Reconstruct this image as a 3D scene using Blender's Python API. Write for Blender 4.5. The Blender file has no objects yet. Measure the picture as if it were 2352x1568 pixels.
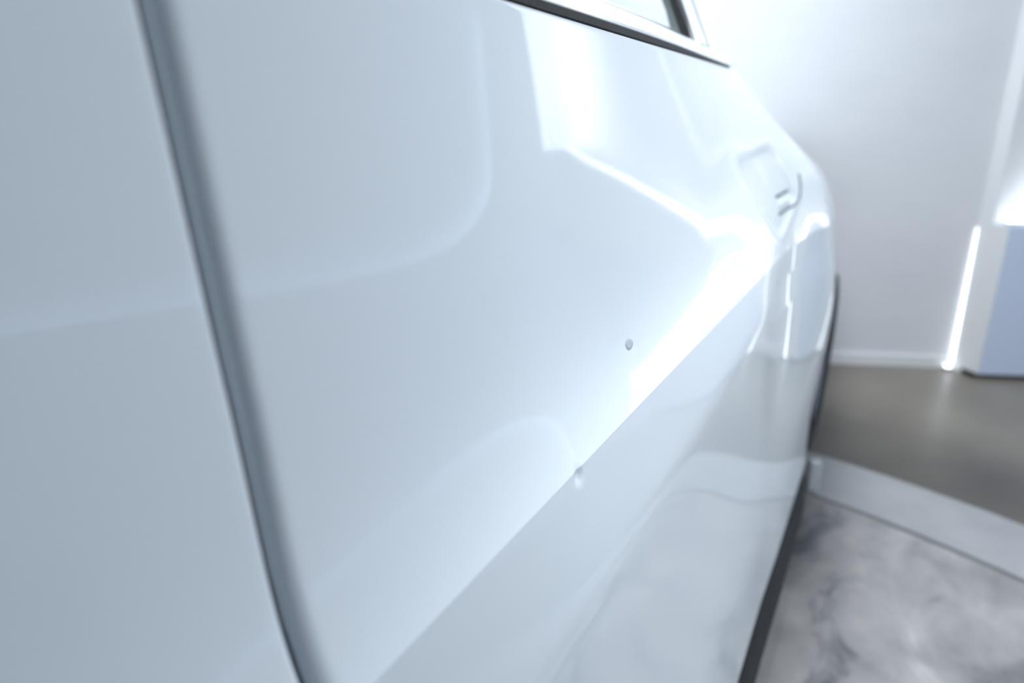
import bpy, bmesh, math, random
import numpy as np
from mathutils import Vector, Matrix

scn = bpy.context.scene
COL = scn.collection

# ------------------------------------------------------------------ camera
CAM_H = 0.98
THETA, PSI = math.radians(17.8), math.radians(29.0)
cam_d = bpy.data.cameras.new('camera')
cam = bpy.data.objects.new('camera', cam_d); COL.objects.link(cam)
cam_d.sensor_width = 36.0; cam_d.lens = 24.0; cam_d.clip_start = 0.01
cam.location = (0.20, 0.0, CAM_H)
cam.rotation_euler = (math.pi/2-THETA, 0, PSI)
cam_d.dof.use_dof = True
cam_d.dof.focus_distance = 0.50
cam_d.dof.aperture_fstop = 3.4
scn.camera = cam

# ------------------------------------------------------------------ world, exposure
scn.view_settings.view_transform = 'Standard'
scn.view_settings.look = 'None'
scn.view_settings.gamma = 1.0
scn.view_settings.use_curve_mapping = False
scn.view_settings.exposure = 0.44
w = bpy.data.worlds.new('world'); scn.world = w; w.use_nodes = True
w.node_tree.nodes['Background'].inputs[0].default_value = (0.75, 0.86, 1.0, 1)
w.node_tree.nodes['Background'].inputs[1].default_value = 0.0

# room frame: walls are turned 22.3 degrees against the car
RA = math.radians(22.3)
RX = Vector((math.cos(RA), math.sin(RA), 0)); RY = Vector((-math.sin(RA), math.cos(RA), 0))
ROOM_ROT = RA
def rp(a, b, z=0.0): return RX*a+RY*b+Vector((0, 0, z))
A_MIN, A_MAX, B_MIN, B_MAX, CEIL = -4.6, 2.72, -4.2, 2.855, 3.0

# unseen lights, the first two added to brighten door and back wall (position a, b, size a, size b, watts); the fixtures themselves are built further down
UNSEEN_LIGHTS = [(1.05, 0.52, 0.28, 0.55, 17.0, 1.74), (0.45, 1.72, 0.4, 1.1, 38, 2.6), (-2.6, 0.6, 0.5, 2.2, 9, 2.9)]
LIGHT_COL = (0.88, 0.94, 1.0)
LED_SLOPE, LED_RIGHT, LED_PANEL, UPLIGHT = 2.1, 5.5, 23.0, 2.6
LED_COL = (0.91, 0.96, 1.0)
def area_light(name, loc, rot, sx, sy, watts, col=LIGHT_COL):
    l = bpy.data.lights.new(name, 'AREA'); l.shape = 'RECTANGLE'; l.size = sx; l.size_y = sy
    l.energy = watts; l.color = col
    o = bpy.data.objects.new(name, l); COL.objects.link(o); o.location = loc; o.rotation_euler = rot
    return o
for a, b, sa, sb, wt, zl in UNSEEN_LIGHTS:
    area_light('unseen_panel_light', rp(a, b, zl-0.05), (0, 0, ROOM_ROT), sa-0.04, sb-0.04, wt)

# ------------------------------------------------------------------ materials
def mat(name, base, rough=0.5, coat=0.0, coat_rough=0.03, spec=0.5, metal=0.0, emit=None, es=0.0):
    m = bpy.data.materials.new(name); m.use_nodes = True
    p = m.node_tree.nodes['Principled BSDF']
    p.inputs['Base Color'].default_value = (*base, 1)
    p.inputs['Roughness'].default_value = rough
    p.inputs['Coat Weight'].default_value = coat
    p.inputs['Coat Roughness'].default_value = coat_rough
    p.inputs['Specular IOR Level'].default_value = spec
    p.inputs['Metallic'].default_value = metal
    if emit:
        p.inputs['Emission Color'].default_value = (*emit, 1)
        p.inputs['Emission Strength'].default_value = es
    return m
def noise_color(m, stops, scale=3.0, detail=6.0, rough=0.6, stretch=(1, 1, 1), dist=0.0, bump=0.0, extra=None):
    nt = m.node_tree; p = nt.nodes['Principled BSDF']
    tc = nt.nodes.new('ShaderNodeTexCoord'); mp = nt.nodes.new('ShaderNodeMapping')
    mp.inputs['Scale'].default_value = stretch
    n = nt.nodes.new('ShaderNodeTexNoise'); n.inputs['Scale'].default_value = scale
    n.inputs['Detail'].default_value = detail; n.inputs['Roughness'].default_value = rough
    n.inputs['Distortion'].default_value = dist
    r = nt.nodes.new('ShaderNodeValToRGB')
    while len(r.color_ramp.elements) < len(stops): r.color_ramp.elements.new(0.5)
    for e, (pos, c) in zip(r.color_ramp.elements, stops):
        e.position = pos; e.color = (*c, 1)
    L = nt.links.new
    L(tc.outputs['Object'], mp.inputs['Vector']); L(mp.outputs['Vector'], n.inputs['Vector'])
    L(n.outputs['Fac'], r.inputs['Fac'])
    out = r.outputs['Color']
    if extra:
        n2 = nt.nodes.new('ShaderNodeTexNoise'); n2.inputs['Scale'].default_value = extra[0]; n2.inputs['Detail'].default_value = 3
        n2.inputs['Distortion'].default_value = 0.6
        r2 = nt.nodes.new('ShaderNodeValToRGB')
        for e, (pos, c) in zip(r2.color_ramp.elements, extra[1]):
            e.position = pos; e.color = (*c, 1)
        mx = nt.nodes.new('ShaderNodeMix'); mx.data_type = 'RGBA'; mx.blend_type = 'MULTIPLY'
        mx.inputs['Factor'].default_value = 1.0
        L(tc.outputs['Object'], n2.inputs['Vector']); L(n2.outputs['Fac'], r2.inputs['Fac'])
        L(out, mx.inputs['A']); L(r2.outputs['Color'], mx.inputs['B']); out = mx.outputs['Result']
    L(out, p.inputs['Base Color'])
    if bump:
        bp = nt.nodes.new('ShaderNodeBump'); bp.inputs['Strength'].default_value = bump; bp.inputs['Distance'].default_value = 0.01
        L(n.outputs['Fac'], bp.inputs['Height']); L(bp.outputs['Normal'], p.inputs['Normal'])
M = {}
M['paint'] = mat('white_car_paint', (0.71, 0.765, 0.81), 0.7, coat=1.0, coat_rough=0.012, spec=0.0)
M['paint'].node_tree.nodes['Principled BSDF'].inputs['Coat IOR'].default_value = 1.52
M['wall'] = mat('white_wall_paint', (0.78, 0.79, 0.81), 0.75, spec=0.2)
noise_color(M['wall'], [(0.30, (0.745, 0.76, 0.785)), (0.70, (0.80, 0.81, 0.83))], 1.4, 4, stretch=(1, 1, 2.5))
M['bluewall'] = mat('blue_grey_wall', (0.3, 0.4, 0.58), 0.8)  # walls out of view, tinted blue to cool the light on the door
noise_color(M['bluewall'], [(0.3, (0.16, 0.25, 0.44)), (0.7, (0.20, 0.29, 0.48))], 1.5, 3)
M['greywall'] = mat('pale_blue_grey_wall', (0.42, 0.48, 0.57), 0.8)
noise_color(M['greywall'], [(0.3, (0.63, 0.68, 0.74)), (0.7, (0.67, 0.72, 0.77))], 1.5, 3)
M['ceil'] = mat('ceiling_paint', (0.75, 0.76, 0.78), 0.9, spec=0.1)  # out of view, kept dark to lower the ambient light
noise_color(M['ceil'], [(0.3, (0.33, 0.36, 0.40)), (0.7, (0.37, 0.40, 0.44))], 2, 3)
M['base'] = mat('white_baseboard', (0.84, 0.85, 0.86), 0.5)
M['panel'] = mat('blue_grey_panel', (0.50, 0.57, 0.70), 0.6)
noise_color(M['panel'], [(0.3, (0.66, 0.75, 0.92)), (0.7, (0.70, 0.785, 0.94))], 3, 3)
M['floor'] = mat('grey_concrete', (0.3, 0.3, 0.28), 0.35)
noise_color(M['floor'], [(0.25, (0.125, 0.112, 0.094)), (0.5, (0.178, 0.160, 0.132)), (0.8, (0.235, 0.212, 0.175))], 1.7, 8, dist=0.4, bump=0.05)
def floor_dark_ring(m):
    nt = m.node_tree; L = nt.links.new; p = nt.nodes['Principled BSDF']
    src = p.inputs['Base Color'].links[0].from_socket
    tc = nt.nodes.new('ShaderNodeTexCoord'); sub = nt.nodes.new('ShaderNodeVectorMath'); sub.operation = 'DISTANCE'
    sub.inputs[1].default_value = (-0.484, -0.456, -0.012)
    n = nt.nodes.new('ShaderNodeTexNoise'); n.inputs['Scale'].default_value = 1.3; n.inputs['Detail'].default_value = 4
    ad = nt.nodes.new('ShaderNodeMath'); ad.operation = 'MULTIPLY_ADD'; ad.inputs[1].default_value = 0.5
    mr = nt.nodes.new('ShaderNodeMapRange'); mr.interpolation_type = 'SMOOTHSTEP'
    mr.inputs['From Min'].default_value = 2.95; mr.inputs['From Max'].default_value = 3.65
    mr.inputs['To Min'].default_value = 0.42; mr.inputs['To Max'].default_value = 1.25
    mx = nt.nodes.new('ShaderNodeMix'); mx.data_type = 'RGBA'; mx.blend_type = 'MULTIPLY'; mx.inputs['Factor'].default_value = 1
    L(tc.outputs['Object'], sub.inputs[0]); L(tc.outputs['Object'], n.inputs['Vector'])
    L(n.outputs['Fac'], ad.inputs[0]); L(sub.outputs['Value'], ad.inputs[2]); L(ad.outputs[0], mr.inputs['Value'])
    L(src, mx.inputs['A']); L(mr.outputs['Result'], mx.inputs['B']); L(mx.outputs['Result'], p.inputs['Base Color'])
floor_dark_ring(M['floor'])      # darker ring in the floor colour around the turntable
M['turn'] = mat('stained_pale_concrete', (0.4, 0.4, 0.41), 0.45)
noise_color(M['turn'], [(0.33, (0.085, 0.09, 0.10)), (0.43, (0.235, 0.23, 0.232)), (0.62, (0.325, 0.315, 0.31)), (0.74, (0.42, 0.415, 0.41))], 6.5, 9, stretch=(1.0, 0.6, 1), dist=0.9,
            extra=(3.1, [(0.36, (0.55, 0.56, 0.58)), (0.52, (1, 1, 1))]), bump=0.04)
M['rim'] = mat('pale_rim', (0.42, 0.43, 0.45), 0.4)
noise_color(M['rim'], [(0.3, (0.25, 0.255, 0.265)), (0.7, (0.31, 0.315, 0.325))], 6, 5)
M['black'] = mat('black_rubber', (0.012, 0.014, 0.017), 0.5, spec=0.15)
noise_color(M['black'], [(0.35, (0.006, 0.0075, 0.009)), (0.75, (0.018, 0.020, 0.023))], 160, 2)
M['blackgloss'] = mat('black_gloss_trim', (0.01, 0.012, 0.015), 0.12, coat=0.6)
M['dark'] = mat('dark_gap', (0.05, 0.068, 0.085), 0.8, spec=0.1)
M['gapline'] = mat('handle_gap_shadow', (0.13, 0.15, 0.17), 0.8, spec=0.1)
M['tyre'] = mat('tyre_rubber', (0.014, 0.015, 0.017), 0.7)
M['glass'] = mat('tinted_window_glass', (0.34, 0.42, 0.42), 0.02, coat=1.0, coat_rough=0.0, spec=0.6)
M['metal'] = mat('anodised_housing', (0.55, 0.56, 0.58), 0.35, metal=1.0)
M['post'] = mat('pale_plastic', (0.55, 0.59, 0.62), 0.5)
M['alloy'] = mat('silver_alloy', (0.6, 0.61, 0.63), 0.3, metal=1.0)

# ------------------------------------------------------------------ mesh helpers
def link(o, parent=None):
    COL.objects.link(o)
    if parent is not None: o.parent = parent
    return o
def obj(name, verts, faces, m, parent=None, smooth=False):
    me = bpy.data.meshes.new(name)
    me.from_pydata([tuple(v) for v in verts], [], faces); me.update()
    if smooth: me.polygons.foreach_set('use_smooth', [True]*len(me.polygons))
    me.materials.append(m)
    return link(bpy.data.objects.new(name, me), parent)
def from_bm(name, bm, m, parent=None, smooth=False):
    me = bpy.data.meshes.new(name); bm.normal_update(); bm.to_mesh(me); bm.free()
    if smooth: me.polygons.foreach_set('use_smooth', [True]*len(me.polygons))
    me.materials.append(m)
    return link(bpy.data.objects.new(name, me), parent)
def box_bm(bm, c, s, rot=0.0, bevel=0.0):
    r = bmesh.ops.create_cube(bm, size=1.0)
    mtx = Matrix.Translation(Vector(c)) @ Matrix.Rotation(rot, 4, 'Z') @ Matrix.Diagonal((*s, 1))
    bmesh.ops.transform(bm, matrix=mtx, verts=r['verts'])
    if bevel:
        es = list({e for v in r['verts'] for e in v.link_edges})
        bmesh.ops.bevel(bm, geom=es, offset=bevel, segments=2, affect='EDGES', profile=0.5)
def prism(name, pts, z0, z1, m, parent=None):
    """vertical prism over a room-frame polygon (a, b), counter-clockwise"""
    n = len(pts)
    v = [rp(a, b, z0) for a, b in pts]+[rp(a, b, z1) for a, b in pts]
    f = [tuple(range(n-1, -1, -1)), tuple(range(n, 2*n))]+[(i, (i+1) % n, n+(i+1) % n, n+i) for i in range(n)]
    return obj(name, v, f, m, parent)
def tag(o, label=None, cat=None, group=None, kind=None):
    if label: o['label'] = label
    if cat: o['category'] = cat
    if group: o['group'] = group
    if kind: o['kind'] = kind
    return o
def struct(o, label=None):
    return tag(o, label, None, None, 'structure')
def empty(name, loc=(0, 0, 0)):
    o = bpy.data.objects.new(name, None); COL.objects.link(o); o.location = loc; o.empty_display_size = 0.1
    return o

# ------------------------------------------------------------------ the room
FZ = -0.012            # studio floor; the turntable top is z = 0
T = 0.12
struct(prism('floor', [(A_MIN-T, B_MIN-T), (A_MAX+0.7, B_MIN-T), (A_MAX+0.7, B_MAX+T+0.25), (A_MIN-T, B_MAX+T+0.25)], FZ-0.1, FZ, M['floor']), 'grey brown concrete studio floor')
struct(prism('ceiling', [(A_MIN-T, B_MIN-T), (A_MAX+0.7, B_MIN-T), (A_MAX+0.7, B_MAX+T+0.25), (A_MIN-T, B_MAX+T+0.25)], CEIL, CEIL+0.1, M['ceil']), 'grey studio ceiling')
struct(prism('wall_left', [(A_MIN-T, B_MIN-T), (A_MIN, B_MIN-T), (A_MIN, B_MAX+T), (A_MIN-T, B_MAX+T)], FZ, CEIL, M['bluewall']), 'blue grey wall on the left of the studio')
struct(prism('wall_front', [(A_MIN, B_MIN-T), (A_MAX+0.3, B_MIN-T), (A_MAX+0.3, B_MIN), (A_MIN, B_MIN)], FZ, CEIL, M['bluewall']), 'blue grey wall behind the camera')
struct(prism('wall_back', [(A_MIN, B_MAX), (1.71, B_MAX), (1.71, B_MAX+T), (A_MIN, B_MAX+T)], FZ, CEIL, M['wall']), 'plain white back wall of the studio')
# splayed pier between the back wall and the lit niche
PF = 2.722             # front plane of the lower panel
NB = 2.795             # niche back plane
LEDGE = 0.605
def lerp(p, q, t): return (p[0]+(q[0]-p[0])*t, p[1]+(q[1]-p[1])*t)
P1, P2 = (1.71, B_MAX), (1.757, PF)
PM = lerp(P1, P2, (B_MAX-NB)/(B_MAX-PF))
struct(prism('wall_splay', [P1, PM, (PM[0]+0.02, B_MAX+T), (P1[0], B_MAX+T)], FZ, CEIL, M['base']), 'narrow white splayed pier beside the lit niche')
AE = A_MAX+0.42        # end face of the niche, set back behind the pier
NE = (AE, 3.16)     # far end of the canted niche wall
struct(prism('wall_niche', [(PM[0]+0.0005, NB), NE, (NE[0], NE[1]+0.1), (PM[0]+0.02, NE[1]+0.1)], LEDGE, CEIL, M['base']), 'white niche wall lit from its ledge')
struct(prism('wall_splay_lower', [PM, P2, (P2[0]+0.02, NB+0.1), (PM[0]+0.02, NB+0.1)], FZ+0.02, LEDGE, M['base']), 'white splayed side of the blue grey panel')
LEDGE_PTS = [(P2[0]+0.0005, LEDGE), (1.815, LEDGE), (1.86, 0.705), (2.02, 0.775), (2.25, 0.875), (2.53, 0.985), (A_MAX, 1.09)]
def side_poly(name, prof, m):
    n = len(prof)
    v = [rp(a, PF, z) for a, z in prof]+[rp(a, NE[1]+0.1, z) for a, z in prof]
    f = [tuple(range(n)), tuple(range(2*n-1, n-1, -1))]+[(i, n+i, n+(i+1) % n, (i+1) % n) for i in range(n)]
    return obj(name, v, f, m)
struct(side_poly('wall_panel', [(P2[0]+0.0005, FZ+0.02), (AE+0.12, FZ+0.02), (AE+0.12, LEDGE), (P2[0]+0.0005, LEDGE)], M['panel']), 'low blue grey wall panel under the lit niche')
struct(side_poly('wall_slope', [(1.815, LEDGE), (AE+0.12, LEDGE), (AE+0.12, 1.09)]+LEDGE_PTS[:0:-1][:-1], M['base']), 'white sloping upstand of the lit niche')
PB = 2.615             # far edge of the right-hand wall above the ledge
struct(prism('wall_end', [(AE, PB-0.04), (AE+0.12, PB-0.04), (AE+0.12, NE[1]+0.1), (AE, NE[1]+0.1)], 1.09, CEIL, M['base']), 'white end face of the lit niche')
struct(prism('wall_pier', [(A_MAX+0.001, PB-0.04), (AE, PB-0.04), (AE, PB-0.032), (A_MAX+0.012, PB-0.032), (A_MAX+0.006, PB), (A_MAX+0.001, PB)], 1.09, CEIL, M['wall']), 'slim white pier hiding the niche lamp')
struct(prism('wall_corner', [(A_MAX, PB), (AE+0.12, PB), (AE+0.12, PF), (A_MAX, PF)], 0.61, 1.09, M['base']), 'white corner block under the lit niche')
struct(prism('trim_1', [(1.74, PF+0.02), (A_MAX, PF+0.02), (A_MAX, NB+0.08), (1.72, NB+0.08)], FZ, FZ+0.02, M['black']), 'black recessed plinth under the blue grey panel')
struct(prism('baseboard_back', [(A_MIN, B_MAX-0.012), (1.70, B_MAX-0.012), (1.70, B_MAX), (A_MIN, B_MAX)], FZ, 0.036, M['base']), 'low white baseboard along the back wall')
# right-hand wall with a second, long niche with a rounded upper end
RL = 0.700             # ledge of that niche
struct(prism('wall_right', [(A_MAX, B_MIN), (A_MAX+0.12, B_MIN), (A_MAX+0.12, PF), (A_MAX, PF)], FZ, RL-0.075, M['panel']), 'low blue grey wall on the right of the studio')
struct(prism('trim_2', [(A_MAX, B_MIN), (A_MAX+0.004, B_MIN), (A_MAX+0.004, PF), (A_MAX, PF)], RL-0.075, RL, M['panel']), 'thin blue grey lip of the right-hand niche')
NICHE = [(-2.4, RL), (0.80, RL), (1.20, 0.715), (1.45, 0.742), (1.62, 0.785), (1.74, 0.825), (1.84, 0.875), (1.915, 0.935), (1.965, 1.01), (1.99, 1.10), (2.005, 1.23),
         (2.035, 1.44), (2.05, 1.65), (2.06, 1.86), (2.06, 2.10), (2.03, 2.35), (1.96, 2.48), (1.86, 2.55), (-2.4, 2.55)]
def right_upper():
    # wall face a = A_MAX with the niche opening b in (-2.4, RB1), z in (RL, 2.55), far corner rounded
    b0, z0, z1 = -2.4, RL, 2.55
    bm = bmesh.new()
    prof = NICHE
    D = 0.12; OFF = 0.07
    def offset(pts):
        out = []
        for i, (b, z) in enumerate(pts):
            (bq, zq), (br, zr) = pts[(i+1) % len(pts)], pts[i-1]
            d1 = Vector((b-br, z-zr)).normalized(); d2 = Vector((bq-b, zq-z)).normalized()
            n1 = Vector((d1.y, -d1.x)); n2 = Vector((d2.y, -d2.x)); m_ = (n1+n2).normalized(); k = OFF/max(0.4, m_.dot(n1))
            out.append((b+m_.x*k, z+m_.y*k))
        return out
    global NICHE_IN
    NICHE_IN = offset(prof)
    n = len(prof)
    vo = [bm.verts.new(rp(A_MAX+0.002, b, z)) for b, z in NICHE_IN]
    vi = [bm.verts.new(rp(A_MAX+D, b, z)) for b, z in NICHE_IN]
    for i in range(n):
        bm.faces.new((vo[i], vo[(i+1) % n], vi[(i+1) % n], vi[i]))
    bm.faces.new(vi)
    # surrounding wall face as strips
    def q(*p): bm.faces.new([bm.verts.new(rp(A_MAX, b, z)) for b, z in p])
    q((B_MIN, z0), (b0, z0), (b0, z1), (B_MIN, z1)); q((B_MIN, z1), (PB, z1), (PB, CEIL), (B_MIN, CEIL))
    arc = prof[1:-1]
    for i in range(len(arc)-1):
        (ba, za), (bb, zb) = arc[i], arc[i+1]
        q((ba, za), (PB, za), (PB, zb), (bb, zb))
    bmesh.ops.remove_doubles(bm, verts=bm.verts, dist=1e-5)
    bmesh.ops.recalc_face_normals(bm, faces=bm.faces)
    return from_bm('wall_right_upper', bm, M['greywall'])
struct(right_upper(), 'pale blue grey right-hand wall with a long recessed niche')

# ------------------------------------------------------------------ luminaires
def led_path(name, pts, wdt, hgt, es, label):
    """led strip following a path of (a, b, z) points"""
    o0 = rp(*pts[0]); root = empty(name, o0); tag(root, label, 'light')
    em = mat(name+'_diffuser', (0.8, 0.8, 0.8), 0.5, emit=LED_COL, es=es)
    for nm, za, zb, m in (('housing', 0.0, 0.3, M['metal']), ('diffuser', 0.3, 1.0, em)):
        v, f = [], []
        for i, p in enumerate(pts):
            q = pts[min(i+1, len(pts)-1)]; r = pts[max(i-1, 0)]
            d = (rp(*q)-rp(*r)); d.z = 0; side = d.cross(Vector((0, 0, 1))).normalized()*(wdt/2)
            c = rp(*p)-o0
            for sd, zz in ((-1, za), (1, za), (1, zb), (-1, zb)): v.append(c+side*sd+Vector((0, 0, hgt*zz+0.0005)))
        n = len(pts)
        for i in range(n-1):
            for k in range(4): f.append((4*i+k, 4*i+(k+1) % 4, 4*i+4+(k+1) % 4, 4*i+4+k))
        f += [(3, 2, 1, 0), tuple(4*(n-1)+k for k in range(4))]
        o = obj(nm, v, f, m, root)
        bm = bmesh.new(); bm.from_mesh(o.data); bmesh.ops.recalc_face_normals(bm, faces=bm.faces); bm.to_mesh(o.data); bm.free()
led_path('led_strip', [(PM[0]+0.035, 2.765, LEDGE)]+[(a, 2.765, z) for a, z in LEDGE_PTS[1:-1]]+[(A_MAX-0.02, 2.765, 1.08)], 0.03, 0.03, LED_SLOPE, 'bright led strip along the ledge above the blue grey panel')
def niche_strip(pts, a0, a1, th, es, label):
    root = empty('led_strip', rp((a0+a1)/2, pts[0][0], pts[0][1])); tag(root, label, 'light')
    o0 = root.location.copy()
    em = mat('niche_strip_diffuser', (0.8, 0.8, 0.8), 0.5, emit=(0.62, 0.82, 1.0), es=es)
    for nm, t0, t1, m in (('housing', 0.0005, th*0.3, M['metal']), ('diffuser', th*0.3, th, em)):
        v, f = [], []
        for i, (b, z) in enumerate(pts):
            (bq, zq), (br, zr) = pts[min(i+1, len(pts)-1)], pts[max(i-1, 0)]
            L = math.hypot(bq-br, zq-zr); nb, nz = -(zq-zr)/L, (bq-br)/L
            for aa, t in ((a0, t0), (a1, t0), (a1, t1), (a0, t1)): v.append(rp(aa, b+nb*t, z+nz*t)-o0)
        n = len(pts)
        for i in range(n-1):
            for k in range(4): f.append((4*i+k, 4*i+(k+1) % 4, 4*i+4+(k+1) % 4, 4*i+4+k))
        f += [(3, 2, 1, 0), tuple(4*(n-1)+k for k in range(4))]
        o = obj(nm, v, f, m, root)
        bm = bmesh.new(); bm.from_mesh(o.data); bmesh.ops.recalc_face_normals(bm, faces=bm.faces); bm.to_mesh(o.data); bm.free()
niche_strip([(-1.2, RL-0.07)]+NICHE_IN[1:14], A_MAX+0.02, A_MAX+0.05, 0.02, LED_RIGHT, 'long led strip around the edge of the right-hand niche')
lp = empty('wall_lamp', rp(A_MAX+0.15, PB+0.065, 1.10)); tag(lp, 'upright led lamp hidden behind the slim pier of the lit niche', 'light')
LR = ROOM_ROT-math.radians(18); ld = RX*math.sin(math.radians(18))+RY*math.cos(math.radians(18))
bm = bmesh.new(); box_bm(bm, (0, 0, 0.72), (0.106, 0.010, 1.42), LR, 0.001); from_bm('housing', bm, M['metal'], lp)
c = ld*0.008; bm = bmesh.new(); box_bm(bm, (c.x, c.y, 0.72), (0.100, 0.005, 1.40), LR, 0.001)
from_bm('diffuser', bm, mat('led_panel_diffuser', (0.8, 0.8, 0.8), 0.5, emit=LED_COL, es=LED_PANEL), lp)
# small uplight in the corner at the foot of the splayed pier
up = empty('corner_uplight', rp(1.692, B_MAX-0.03, FZ)); tag(up, 'small uplight on the floor at the foot of the splayed pier', 'light')
bm = bmesh.new(); box_bm(bm, (0, 0, 0.006), (0.03, 0.03, 0.012), ROOM_ROT, 0.002); from_bm('housing', bm, M['metal'], up)
bm = bmesh.new(); box_bm(bm, (0, 0, 0.0145), (0.024, 0.024, 0.005), ROOM_ROT, 0.001)
from_bm('lens', bm, mat('uplight_lens', (0.8, 0.8, 0.8), 0.4, emit=LIGHT_COL, es=UPLIGHT), up)
sd = Vector((P2[0]-P1[0], P2[1]-P1[1])).normalized(); nrm_ = Vector((sd.y, -sd.x))
if nrm_.x > 0: nrm_ = -nrm_
v = []
for z, w_ in ((0.014, 0.013), (0.10, 0.0115), (0.25, 0.008), (0.42, 0.0045), (0.58, 0.001)):
    for k, off in ((0.004, 0.001), (0.004+w_, 0.001), (0.004+w_, 0.005), (0.004, 0.005)):
        v.append(rp(P1[0]+sd.x*k+nrm_.x*off, P1[1]+sd.y*k+nrm_.y*off, z)-up.location)
f = [(4*i+k, 4*i+(k+1) % 4, 4*i+4+(k+1) % 4, 4*i+4+k) for i in range(4) for k in range(4)]+[(3, 2, 1, 0), (16, 17, 18, 19)]
o = obj('light_strip', v, f, mat('corner_strip', (0.8, 0.8, 0.8), 0.4, emit=LIGHT_COL, es=2.0), up)
bm = bmesh.new(); bm.from_mesh(o.data); bmesh.ops.recalc_face_normals(bm, faces=bm.faces); bm.to_mesh(o.data); bm.free()
for i, (a, b, sa, sb, wt, zl) in enumerate(UNSEEN_LIGHTS):
    root = empty('unseen_light', rp(a, b, zl))  # bodies of the unseen lights, two of them added for door and wall
    tag(root, ['unseen light panel added beside the car for the door gradient', 'unseen light panel added to brighten the back wall', 'pendant light panel over the far side of the car'][i], 'light')
    bm = bmesh.new()
    for s_ in (-1, 1):
        c = RX*(s_*sa/2); box_bm(bm, (c.x, c.y, -0.02), (0.02, sb+0.02, 0.04), ROOM_ROT)
        c = RY*(s_*sb/2); box_bm(bm, (c.x, c.y, -0.02), (sa+0.02, 0.02, 0.04), ROOM_ROT)
    box_bm(bm, (0, 0, -0.004), (sa, sb, 0.008), ROOM_ROT)
    from_bm('frame', bm, M['metal'], root)
    bm = bmesh.new(); box_bm(bm, (0, 0, -0.03), (sa-0.02, sb-0.02, 0.01), ROOM_ROT)
    from_bm('diffuser', bm, mat('pendant_diffuser', (0.8, 0.8, 0.8), 0.6, emit=LIGHT_COL, es=0.5), root)
    for s_ in (-1, 1):
        c = RY*(s_*sb*0.4); bm = bmesh.new(); L = CEIL-zl
        box_bm(bm, (c.x, c.y, L/2), (0.006, 0.006, L), ROOM_ROT); from_bm('hanger', bm, M['metal'], root)

# ------------------------------------------------------------------ turntable
TC = (-0.484, -0.456); R1, R2 = 2.655, 2.393
tt = empty('turntable', (TC[0], TC[1], FZ)); tag(tt, 'round pale stained turntable under the white car', 'turntable')
def disc(name, r0, r1, z, m, n=192, depth=0.02):
    v, f = [], []
    for i in range(n):
        t = 2*math.pi*i/n; c, s = math.cos(t), math.sin(t)
        v += [(r1*c, r1*s, 0), (r1*c, r1*s, z-0.002), ((r1-0.003)*c, (r1-0.003)*s, z), ((r0+0.003)*c if r0 else 0, (r0+0.003)*s if r0 else 0, z)]
    for i in range(n):
        j = (i+1) % n
        f += [(4*i, 4*j, 4*j+1, 4*i+1), (4*i+1, 4*j+1, 4*j+2, 4*i+2)]
        f.append((4*i+2, 4*j+2, 4*j+3, 4*i+3) if r0 else (4*i+2, 4*j+2, 4*i+3))
    if r0:
        k = len(v)
        for i in range(n):
            t = 2*math.pi*i/n; v.append((r0*math.cos(t), r0*math.sin(t), 0))
        for i in range(n):
            j = (i+1) % n; f.append((4*i+3, 4*j+3, k+j, k+i))
    return obj(name, v, f, m, tt)
disc('disc', 0, R2-0.006, -FZ, M['turn'])
disc('outer_ring', R2+0.006, R1, -FZ, M['rim'])
pst = empty('marker_post', (0, 0, 0))

# ------------------------------------------------------------------ car flank
def sst(a, b, x):
    t = np.clip((x-a)/(b-a), 0, 1); return t*t*t*(t*(6*t-15)+10)
def spl(x, k):
    return 0.5*(x+np.sqrt(x*x+k*k))
ZC = -0.208            # crease height, all flank heights are measured from the camera height
def plan_drop(y):      # the flank falls away in plan towards the front
    k = np.minimum(np.asarray(y, float)-0.37, 0); return 0.48*k**2/(1+2.0*np.abs(k))
def zc(y): return ZC*(1+plan_drop(y)/0.15)
def zline2(y):
    return -0.293+0.034*sst(0.1, 1.3, y)+0.004*y+(zc(y)-ZC)*1.4
_yz = np.linspace(-0.85, 0.15, 401)
_ye = np.interp(_yz, [-.80, -.62, -.45, -.30, -.12, .0, .09], [1.50, 1.62, 1.74, 1.66, 1.58, 1.45, 1.16])
_k = np.exp(-0.5*(np.arange(-60, 61)/22.0)**2); _k /= _k.sum()
_ye = np.convolve(np.pad(_ye, 60, mode='edge'), _k, mode='valid')
def yend(z): return np.interp(z, _yz, _ye)
def quad_sdf(y, z, pts, r):
    """signed distance to a convex rounded polygon in (y,z); negative inside"""
    n = len(pts); d = None
    cy = sum(p[0] for p in pts)/n; cz = sum(p[1] for p in pts)/n
    acc = np.full(np.shape(y), 0.0)
    for i in range(n):
        (ya, za), (yb, zb) = pts[i], pts[(i+1) % n]
        ny, nz = zb-za, -(yb-ya); L = math.hypot(ny, nz); ny /= L; nz /= L
        if (cy-ya)*ny+(cz-za)*nz > 0: ny, nz = -ny, -nz
        s = (y-ya)*ny+(z-za)*nz
        acc = acc+np.exp(s/r)
    return r*np.log(acc)
CUP = [(0.948, -0.046), (1.235, -0.032), (1.365, -0.136), (1.18, -0.186)]
DENTS = [(0.5067, -0.1713, 0.0065, 0.0004), (0.356, -0.212, 0.005, 0.0022)]
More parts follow.
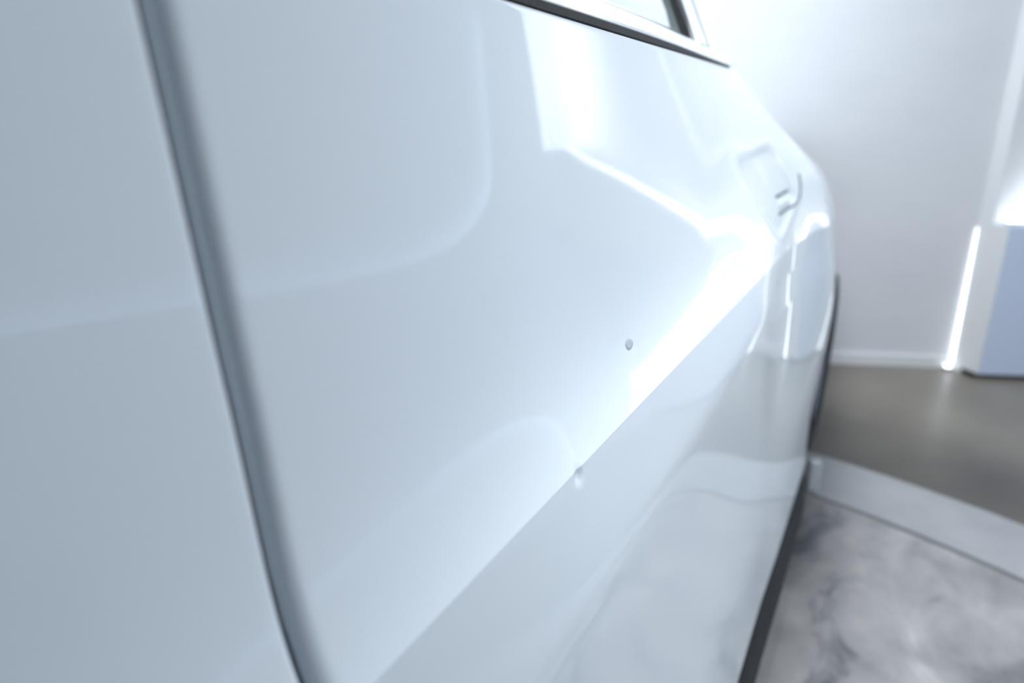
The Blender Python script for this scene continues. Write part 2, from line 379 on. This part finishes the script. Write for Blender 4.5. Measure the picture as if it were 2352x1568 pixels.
def Xf(y, z, detail=True):
    y = np.asarray(y, float); z = np.asarray(z, float)
    w_ = z-zc(y)
    fade = 1-sst(0.95, 1.22, y)
    u_ = np.maximum(w_, 0); dn = np.maximum(-w_, 0)
    fu = 1-sst(0.78, 1.36, y)
    xu = 0.050-(0.024+0.012*fu)*(1-np.exp(-u_/(0.042+0.10*(1-fu))))-(0.12*u_**2+0.03*u_)
    q = -(z-zline2(y))
    strip = 0.26*(dn-spl(q, 0.010))
    lower = np.maximum(q, 0)
    xl = 0.050+fade*strip+(1-fade)*0.05*np.minimum(dn, .1)+(0.045+.040*sst(0, .4, lower)+0.02*(1-fade))*lower
    x = np.where(w_ >= 0, xu, xl)
    x = x-0.100*np.maximum(y-0.43, 0)**2*np.clip(u_/0.283, 0, 1.3)**2.6
    x = x-plan_drop(y)
    g = (1-sst(0.08, 0.32, w_))*(1-1.0*sst(0.10, 0.56, dn))
    x = x+0.050*sst(1.14, 1.97, y)*g
    r = np.maximum(y-yend(z), 0)
    sl = np.interp(z, [-.8, -.2, -.1, 0.0, .1], [.11, .11, .15, .26, .42])     # slope of the tail behind the haunch
    r0 = sl/3.2
    x = x-np.where(r < r0, 1.6*r**2, 1.6*r0**2+sl*(r-r0))
    if detail:
        s = quad_sdf(y, z, CUP, 0.012)
        x = x-0.0032*(1-sst(-0.016, 0.004, s))+0.0008*np.exp(-((s-0.005)/0.006)**2)
        for dy, dz, rr, dp in DENTS:
            r2 = ((y-dy)**2+(z-dz)**2)/(rr*rr)
            x = x-dp*np.exp(-r2)*(1-0.35*r2)
    return x
def zbelt(y):
    z = np.full(np.shape(y), 0.06)
    for _ in range(30): z = np.minimum(0.303*(0.2-Xf(y, z, False)), 0.098)
    return z
def ygap(z): return 0.1548-0.030*z-0.7*np.maximum(0, -z-0.10)**2
def yshut(z): return 1.96+0*z
ZS = -0.745            # sill fold
rows = np.concatenate([np.linspace(1.0, 0.80, 36, False), np.linspace(0.80, 0.30, 60, False), np.linspace(0.30, 0.06, 90, False), np.linspace(0.06, 0.0, 46, False)])
NU = len(rows)
lows = np.concatenate([np.linspace(0.0, 0.02, 24, False), np.linspace(0.02, 0.32, 120, False), np.linspace(0.32, 1.0, 120)])
def panel(name, ylo, yhi, ny, lead=None, trail=None, parent=None, ydist=None):
    """flank panel between two vertical seams; lead/trail = (radius, proud) rolled edges"""
    s = np.linspace(0, 1, ny) if ydist is None else ydist
    cols = []
    zb = None
    def col_pts(yfun, dx=0.0, dyc=0.0):
        # z rows depend slightly on y through the belt
        y0 = yfun(np.array(0.0))
        zt = float(zbelt(np.array([float(y0)]))[0])
        zcc = float(zc(np.array(float(yfun(np.array(ZC))))))
        zz = np.concatenate([zcc+(zt-zcc)*rows, zcc+(ZS-zcc)*lows])
        yy = yfun(zz)
        xx = Xf(yy, zz)
        # rolled top lip behind the belt seal and rolled sill
        pts = np.stack([xx, yy, zz], 1)
        top = []
        for t in (90, 60, 30):
            t = math.radians(t); r = 0.004
            top.append((pts[0, 0]-r*(1-math.cos(t)) - (0.02 if t > 1.5 else 0), pts[0, 1], pts[0, 2]+r*math.sin(t)))
        bot = []
        for t in (25, 50, 75, 90):
            t = math.radians(t); r = 0.010
            bot.append((pts[-1, 0]-r*(1-math.cos(t)), pts[-1, 1], pts[-1, 2]-r*math.sin(t)))
        bot.append((pts[-1, 0]-0.06, pts[-1, 1], pts[-1, 2]-r))
        pts = np.concatenate([np.array(top), pts, np.array(bot)])
        pts[:, 0] += dx; pts[:, 1] += dyc
        return pts
    if lead:
        r, proud = lead
        cols.append(col_pts(ylo, -0.03+proud)); 
        for t in np.linspace(90, 0, 9)[:-1]:
            t = math.radians(t); yo = r-r*math.sin(t)
            cols.append(col_pts(lambda z, yo=yo: ylo(z)+yo, -r*(1-math.cos(t))+proud))
        y0off = r
    else: y0off = 0
    y1off = trail[0] if trail else 0
    for k, t in enumerate(s):
        pr = (lead[1]*(1-sst(0, 0.25, t)) if lead else 0)
        cols.append(col_pts(lambda z, t=t: (ylo(z)+y0off)*(1-t)+(yhi(z)-y1off)*t, pr))
    if trail:
        r, proud = trail
        for t in np.linspace(0, 90, 9)[1:]:
            t = math.radians(t); yo = -r+r*math.sin(t)
            cols.append(col_pts(lambda z, yo=yo: yhi(z)+yo, -r*(1-math.cos(t))))
        cols.append(col_pts(yhi, -0.03))
    P = np.array(cols); P[:, :, 2] += CAM_H
    nc, nr = P.shape[:2]
    idx = np.arange(nc*nr).reshape(nc, nr)
    f = np.stack([idx[:-1, :-1], idx[:-1, 1:], idx[1:, 1:], idx[1:, :-1]], -1).reshape(-1, 4)
    cen = P.reshape(-1, 3)[f].mean(1)
    f = f[np.hypot(cen[:, 1]-WHEEL_Y, cen[:, 2]-WHEEL_Z) > ARCH_R]         # wheel arch
    me = bpy.data.meshes.new(name)
    me.from_pydata(P.reshape(-1, 3).tolist(), [], f.tolist()); me.update()
    me.polygons.foreach_set('use_smooth', [True]*len(me.polygons))
    me.materials.append(M['paint'])
    return link(bpy.data.objects.new(name, me), parent)
WHEEL_Y, WHEEL_Z, ARCH_R = 2.16, 0.289, 0.335
car = empty('car', (0, 0, 0)); tag(car, 'glossy white car parked on the turntable, seen close along its flank', 'car')
HG = 0.0030
fd = panel('front_door', lambda z: np.full(np.shape(z), -1.05), lambda z: ygap(z)-HG, 120, trail=(0.002, 0), parent=car,
           ydist=np.concatenate([np.linspace(0, 0.7, 40, False), np.linspace(0.7, 1, 80)]))
rd = panel('rear_door', lambda z: ygap(z)+HG, lambda z: yshut(z)-0.002, 680, lead=(0.008, 0), trail=(0.003, 0), parent=car)
qp = panel('quarter_panel', lambda z: yshut(z)+0.001, lambda z: np.full(np.shape(z), 2.92), 150, lead=(0.003, 0.0), parent=car)
fd['label'] = 'white front door panel at the left of the dark shut line'
rd['label'] = 'white rear door with a sharp body crease and a small dent'
# dark shut-line filler behind the seams
def filler(yf, hw, depth):
    zz = np.linspace(0.05, ZS, 40); v, f = [], []
    for i, z in enumerate(zz):
        y = float(yf(z)); x = float(Xf(y, z, False))-depth
        v += [(x, y-hw, z+CAM_H), (x, y+hw, z+CAM_H), (x-0.01, y+hw, z+CAM_H), (x-0.01, y-hw, z+CAM_H)]
    n = len(zz)
    for i in range(n-1):
        for k in range(4): f.append((4*i+k, 4*i+(k+1) % 4, 4*i+4+(k+1) % 4, 4*i+4+k))
    return obj('door_seal', v, f, M['dark'], car)
filler(ygap, 0.012, 0.0085)

# belt seal, sill frame, glass, pillars
def ribbon(name, ys, sections, m, parent=car, close=True, smooth=True):
    """sweep: sections(y) -> list of (x,z) rel. camera height"""
    v, f = [], []; n = None
    for y in ys:
        s = sections(y); n = len(s)
        v += [(x, y+(p[2] if len(p) > 2 else 0), z+CAM_H) for p in s for x, z in [(p[0], p[1])]]
    for i in range(len(ys)-1):
        for k in range(n if close else n-1):
            f.append((n*i+k, n*(i+1)+k, n*(i+1)+(k+1) % n, n*i+(k+1) % n))
    if close:
        f.append(tuple(range(n))); f.append(tuple(range(n*(len(ys)-1)+n-1, n*(len(ys)-1)-1, -1)))
    o = obj(name, v, f, m, parent, False)
    bm = bmesh.new(); bm.from_mesh(o.data); bmesh.ops.recalc_face_normals(bm, faces=bm.faces); bm.to_mesh(o.data); bm.free()
    if smooth:
        o.data.polygons.foreach_set('use_smooth', [True]*len(o.data.polygons))
        o.data.set_sharp_from_angle(angle=math.radians(35))
    return o
def belt(y):
    zb = float(zbelt(np.array([y]))[0]); return float(Xf(y, zb, False)), zb
Y_B = np.concatenate([np.linspace(-1.05, 0.2, 20, False), np.linspace(0.2, 1.225, 70)])
def seal_sec(y):
    x, z = belt(y); k = 1-0.5*float(sst(0.5, 1.22, y))
    return [(x-0.012, z+0.001), (x-0.0015, z+0.0005), (x+0.0005, z+0.003), (x-0.0005, z+0.002+0.0062*k), (x-0.004, z+0.003+0.0072*k), (x-0.012, z+0.003+0.0072*k)]
ribbon('belt_seal', Y_B[Y_B < 1.065], seal_sec, M['black'])
def wline(y):
    x, z = belt(min(y, 1.0)); xw = x-0.045-0.12*max(0.0, y-1.0); return xw, (0.412-0.028*float(sst(0.6, 1.2, y)))*(0.2-xw)
def frame_sec(y):
    x, z = belt(y); xw, zw = wline(y); k = 1-0.5*float(sst(0.5, 1.22, y))
    z0 = z+0.003+0.0072*k
    p = [(x-0.0045, z0-0.001), (x-0.0045, z0+0.0015), (x-0.008, z0+0.0035)]
    for t in np.linspace(0.15, 1, 8):
        p.append((x-0.008+(xw-x+0.008)*t, z0+0.0035+(zw-z0-0.0035)*t+0.003*math.sin(math.pi*t)))
    p += [(xw-0.01, zw-0.004), (xw-0.01, z0-0.001)]
    return p
ribbon('window_frame', Y_B[Y_B < 1.2], frame_sec, M['paint'])
GD = (-0.56, 0.83)      # lean of the side glass
def glass_sec(y):
    xw, zw = wline(y)
    k = 1.35*float(sst(0.2, 0.985, y)); out = []
    for o, ts in ((0.006, np.linspace(0, 0.50, 12)), (0.011, np.linspace(0.50, 0, 12))):
        for t in ts:
            xw, zw = wline(y+k*t); out.append((xw-o+GD[0]*t, zw-0.004+GD[1]*t, k*t))
    return out
ribbon('window_glass', np.linspace(-0.9, 0.985, 40), glass_sec, M['glass'])
def pillar_bar(name, ya0, yb0, ya1, yb1, out, m, thick=0.02):
    """bar leaning with the glass: foot spans ya0..yb0, at 8 cm up the glass ya1..yb1"""
    v = []
    N = 12
    for i in range(N+1):
        t = -0.012+0.512*i/N; s = t/0.085
        ya = ya0+(ya1-ya0)*s; yb = yb0+(yb1-yb0)*s
        for y, o in ((ya, out), (ya+(yb-ya)*0.3, out+0.003), (ya+(yb-ya)*0.7, out+0.003), (yb, out), (yb, out-thick), (ya, out-thick)):
            xw, zw = wline(y)
            v.append((xw+GD[0]*t+o*0.83, y, zw+GD[1]*t+o*0.56+CAM_H))
    f = []
    for i in range(N):
        for k in range(6): f.append((6*i+k, 6*i+(k+1) % 6, 6*i+6+(k+1) % 6, 6*i+6+k))
    f.append((5, 4, 3, 2, 1, 0)); f.append(tuple(6*N+k for k in range(6)))
    o = obj(name, v, f, m, car)
    bm = bmesh.new(); bm.from_mesh(o.data); bmesh.ops.recalc_face_normals(bm, faces=bm.faces); bm.to_mesh(o.data); bm.free()
    return o
pillar_bar('glass_seal', 0.975, 0.992, 1.085, 1.135, 0.003, M['black'])
pillar_bar('door_frame', 0.993, 1.120, 1.136, 1.255, 0.006, M['paint'])
pillar_bar('frame_seal', 1.121, 1.135, 1.256, 1.282, 0.004, M['black'])
pillar_bar('rear_pillar', 1.136, 1.200, 1.283, 1.365, 0.006, M['paint'], 0.05)

# ------------------------------------------------------------------ black rocker skirt, underbody, rear wheel
Y_S = np.linspace(-1.05, 1.78, 60)
def skirt_sec(y):  # black skirt, its dark width also stands in for the contact shadow
    x = float(Xf(y, ZS, False)); z = ZS-0.009
    return [(x-0.02, z), (x-0.006, z-0.002), (x+0.001, z-0.025), (x+0.012, z-0.105), (x+0.006, z-0.130), (x-0.05, z-0.130), (x-0.05, z)]
ribbon('rocker_skirt', Y_S, skirt_sec, M['black'])
bm = bmesh.new(); box_bm(bm, (-0.85, 0.4, 0.26), (1.65, 3.2, 0.14), 0, 0.02); from_bm('underbody', bm, M['black'], car)
def lathe(name, prof, m, parent, n=64):
    v, f = [], []
    for i in range(n):
        t = 2*math.pi*i/n
        for x, r in prof: v.append((x, r*math.cos(t), r*math.sin(t)))
    k = len(prof)
    for i in range(n):
        j = (i+1) % n
        for q in range(k-1): f.append((k*i+q, k*j+q, k*j+q+1, k*i+q+1))
    return obj(name, v, f, m, parent, True)
TYRE_R = 0.288
ty = lathe('rear_tyre', [(-0.13, 0.20), (-0.13, 0.26), (-0.115, 0.281), (-0.08, TYRE_R), (0.05, TYRE_R), (0.085, 0.281), (0.10, 0.26), (0.103, 0.24), (0.095, 0.212), (0.08, 0.20)], M['tyre'], car)
ty.location = (-0.017, 2.16, TYRE_R+0.001)
rm = lathe('wheel_rim', [(0.06, 0.205), (0.088, 0.205), (0.09, 0.195), (0.05, 0.18), (0.04, 0.06), (0.06, 0.05), (0.065, 0.0)], M['alloy'], car)
rm.location = ty.location

# wheel-arch liner, roof and boot lid
v, f = [], []
N = 28
for i in range(N+1):
    t = math.pi*(-0.12+1.24*i/N)
    for x in (0.045, -0.30): v.append((x, WHEEL_Y+(ARCH_R+0.012)*math.cos(t), WHEEL_Z+(ARCH_R+0.012)*math.sin(t)))
f = [(2*i, 2*i+1, 2*i+3, 2*i+2) for i in range(N)]
obj('arch_liner', v, f, M['black'], car, True)
def roof_sec(y):
    xw, zw = wline(y); x0, z0 = xw+GD[0]*0.5, zw+GD[1]*0.5
    top = [(x0+0.012-0.9*t, z0-0.01+0.10*math.sin(t*math.pi/2)) for t in np.linspace(0, 1, 10)]
    return top+[(x, z-0.02) for x, z in top[::-1]]
ribbon('roof', np.linspace(-0.9, 1.75, 30), roof_sec, M['paint'])
def boot_sec(y):
    x, z = belt(y); x = min(x-0.015, -0.12)
    top = [(x+(-1.0-x)*t, z-0.004+0.03*math.sin(t*math.pi/2)) for t in np.linspace(0, 1, 8)]
    return top+[(a, b-0.02) for a, b in top[::-1]]
ribbon('boot_lid', np.linspace(1.30, 2.90, 30), boot_sec, M['paint'])

# ------------------------------------------------------------------ door handle
def surf(y, z, off=0.0):
    e = 1e-3
    x = float(Xf(y, z, False)); xy = float(Xf(y+e, z, False)-Xf(y-e, z, False))/(2*e); xz = float(Xf(y, z+e, False)-Xf(y, z-e, False))/(2*e)
    n = Vector((1, -xy, -xz)).normalized()
    return Vector((x, y, z+CAM_H))+n*off
def tube(name, pts, r, m, parent, n=8):
    v, f = [], []
    for i, p in enumerate(pts):
        d = (pts[min(i+1, len(pts)-1)]-pts[max(i-1, 0)]).normalized()
        a = d.cross(Vector((1, 0, 0.01))).normalized(); b = d.cross(a)
        for k in range(n):
            t = 2*math.pi*k/n; v.append(p+(a*math.cos(t)+b*math.sin(t))*r)
    for i in range(len(pts)-1):
        for k in range(n): f.append((n*i+k, n*i+(k+1) % n, n*i+n+(k+1) % n, n*i+n+k))
    f.append(tuple(range(n-1, -1, -1))); f.append(tuple(range(n*(len(pts)-1), n*len(pts))))
    return obj(name, v, f, m, parent, True)
def polyline(yz, off, k=6):
    out = []
    for (a, b), (c, d) in zip(yz[:-1], yz[1:]):
        for i in range(k): out.append(surf(a+(c-a)*i/k, b+(d-b)*i/k, off))
    out.append(surf(*yz[-1], off)); return out
def cup_drop(y, z):
    return float(Xf(y, z)-Xf(y, z, False))
def polyline2(yz, off, k=8):
    out = []
    for (a, b), (c, d) in zip(yz[:-1], yz[1:]):
        for i in range(k+1):
            y, z = a+(c-a)*i/k, b+(d-b)*i/k
            out.append(surf(y, z, off)+Vector((cup_drop(y, z), 0, 0)))
    return out
tube('handle_gap', polyline2([(1.202, -0.116), (1.308, -0.114)], 0.0005), 0.0024, M['gapline'], rd)
tube('handle_gap', polyline2([(1.210, -0.145), (1.328, -0.142), (1.385, -0.133), (1.405, -0.114), (1.412, -0.092)], 0.0005), 0.0021, M['gapline'], rd)
# pull cap between the two gap lines
def pull_cap():
    v, f = [], []; n1, n2 = 14, 8
    for i in range(n1+1):
        for j in range(n2+1):
            s_, t = i/n1, j/n2
            y = 1.206+0.108*s_; z = -0.119-0.001*s_+(-0.021)*t
            edge = min(s_, 1-s_, t*0.35, (1-t)*0.35)
            v.append(surf(y, z, -0.002+0.006*float(sst(0, 0.10, edge)))+Vector((cup_drop(y, z), 0, 0)))
    for i in range(n1):
        for j in range(n2):
            a = i*(n2+1)+j; f.append((a, a+1, a+n2+2, a+n2+1))
    return obj('handle_pull', v, f, M['paint'], rd, True)
pull_cap()

# marker post on the turntable ring
bm = bmesh.new(); box_bm(bm, (0, 0, 0.045), (0.03, 0.03, 0.09), 0.3, 0.005)
from_bm('body', bm, M['post'], pst); pst.location = (0.112, 1.89, 0.0)
tag(pst, 'short pale post on the turntable beside the car', 'post')

# plain grey disc laid over the small dent
def spot(y, z, r):
    c = surf(y, z, 0.0); v, f = [], []
    N = 20
    def pt(yy, zz, off):
        e = 1e-3
        x = float(Xf(yy, zz)); return Vector((x+off, yy, zz+CAM_H))
    v.append(pt(y, z, 0.00045))
    for k, off in ((0.5, 0.00045), (0.9, 0.0004), (1.0, -0.0002)):
        for i in range(N):
            t = 2*math.pi*i/N; rr = r*k*(1+0.06*math.sin(3*t+1)); v.append(pt(y+2.1*rr*math.cos(t), z+rr*math.sin(t), off))
    f = [(0, 1+i, 1+(i+1) % N) for i in range(N)]
    for q in range(2):
        for i in range(N): f.append((1+q*N+i, 1+(q+1)*N+i, 1+(q+1)*N+(i+1) % N, 1+q*N+(i+1) % N))
    return obj('grey_spot', v, f, M['spot'], rd, True)
M['spot'] = mat('spot_grey', (0.42, 0.46, 0.50), 0.7, spec=0.2)
spot(0.5067, -0.1713, 0.0042)['label'] = 'small grey spot on the dent'
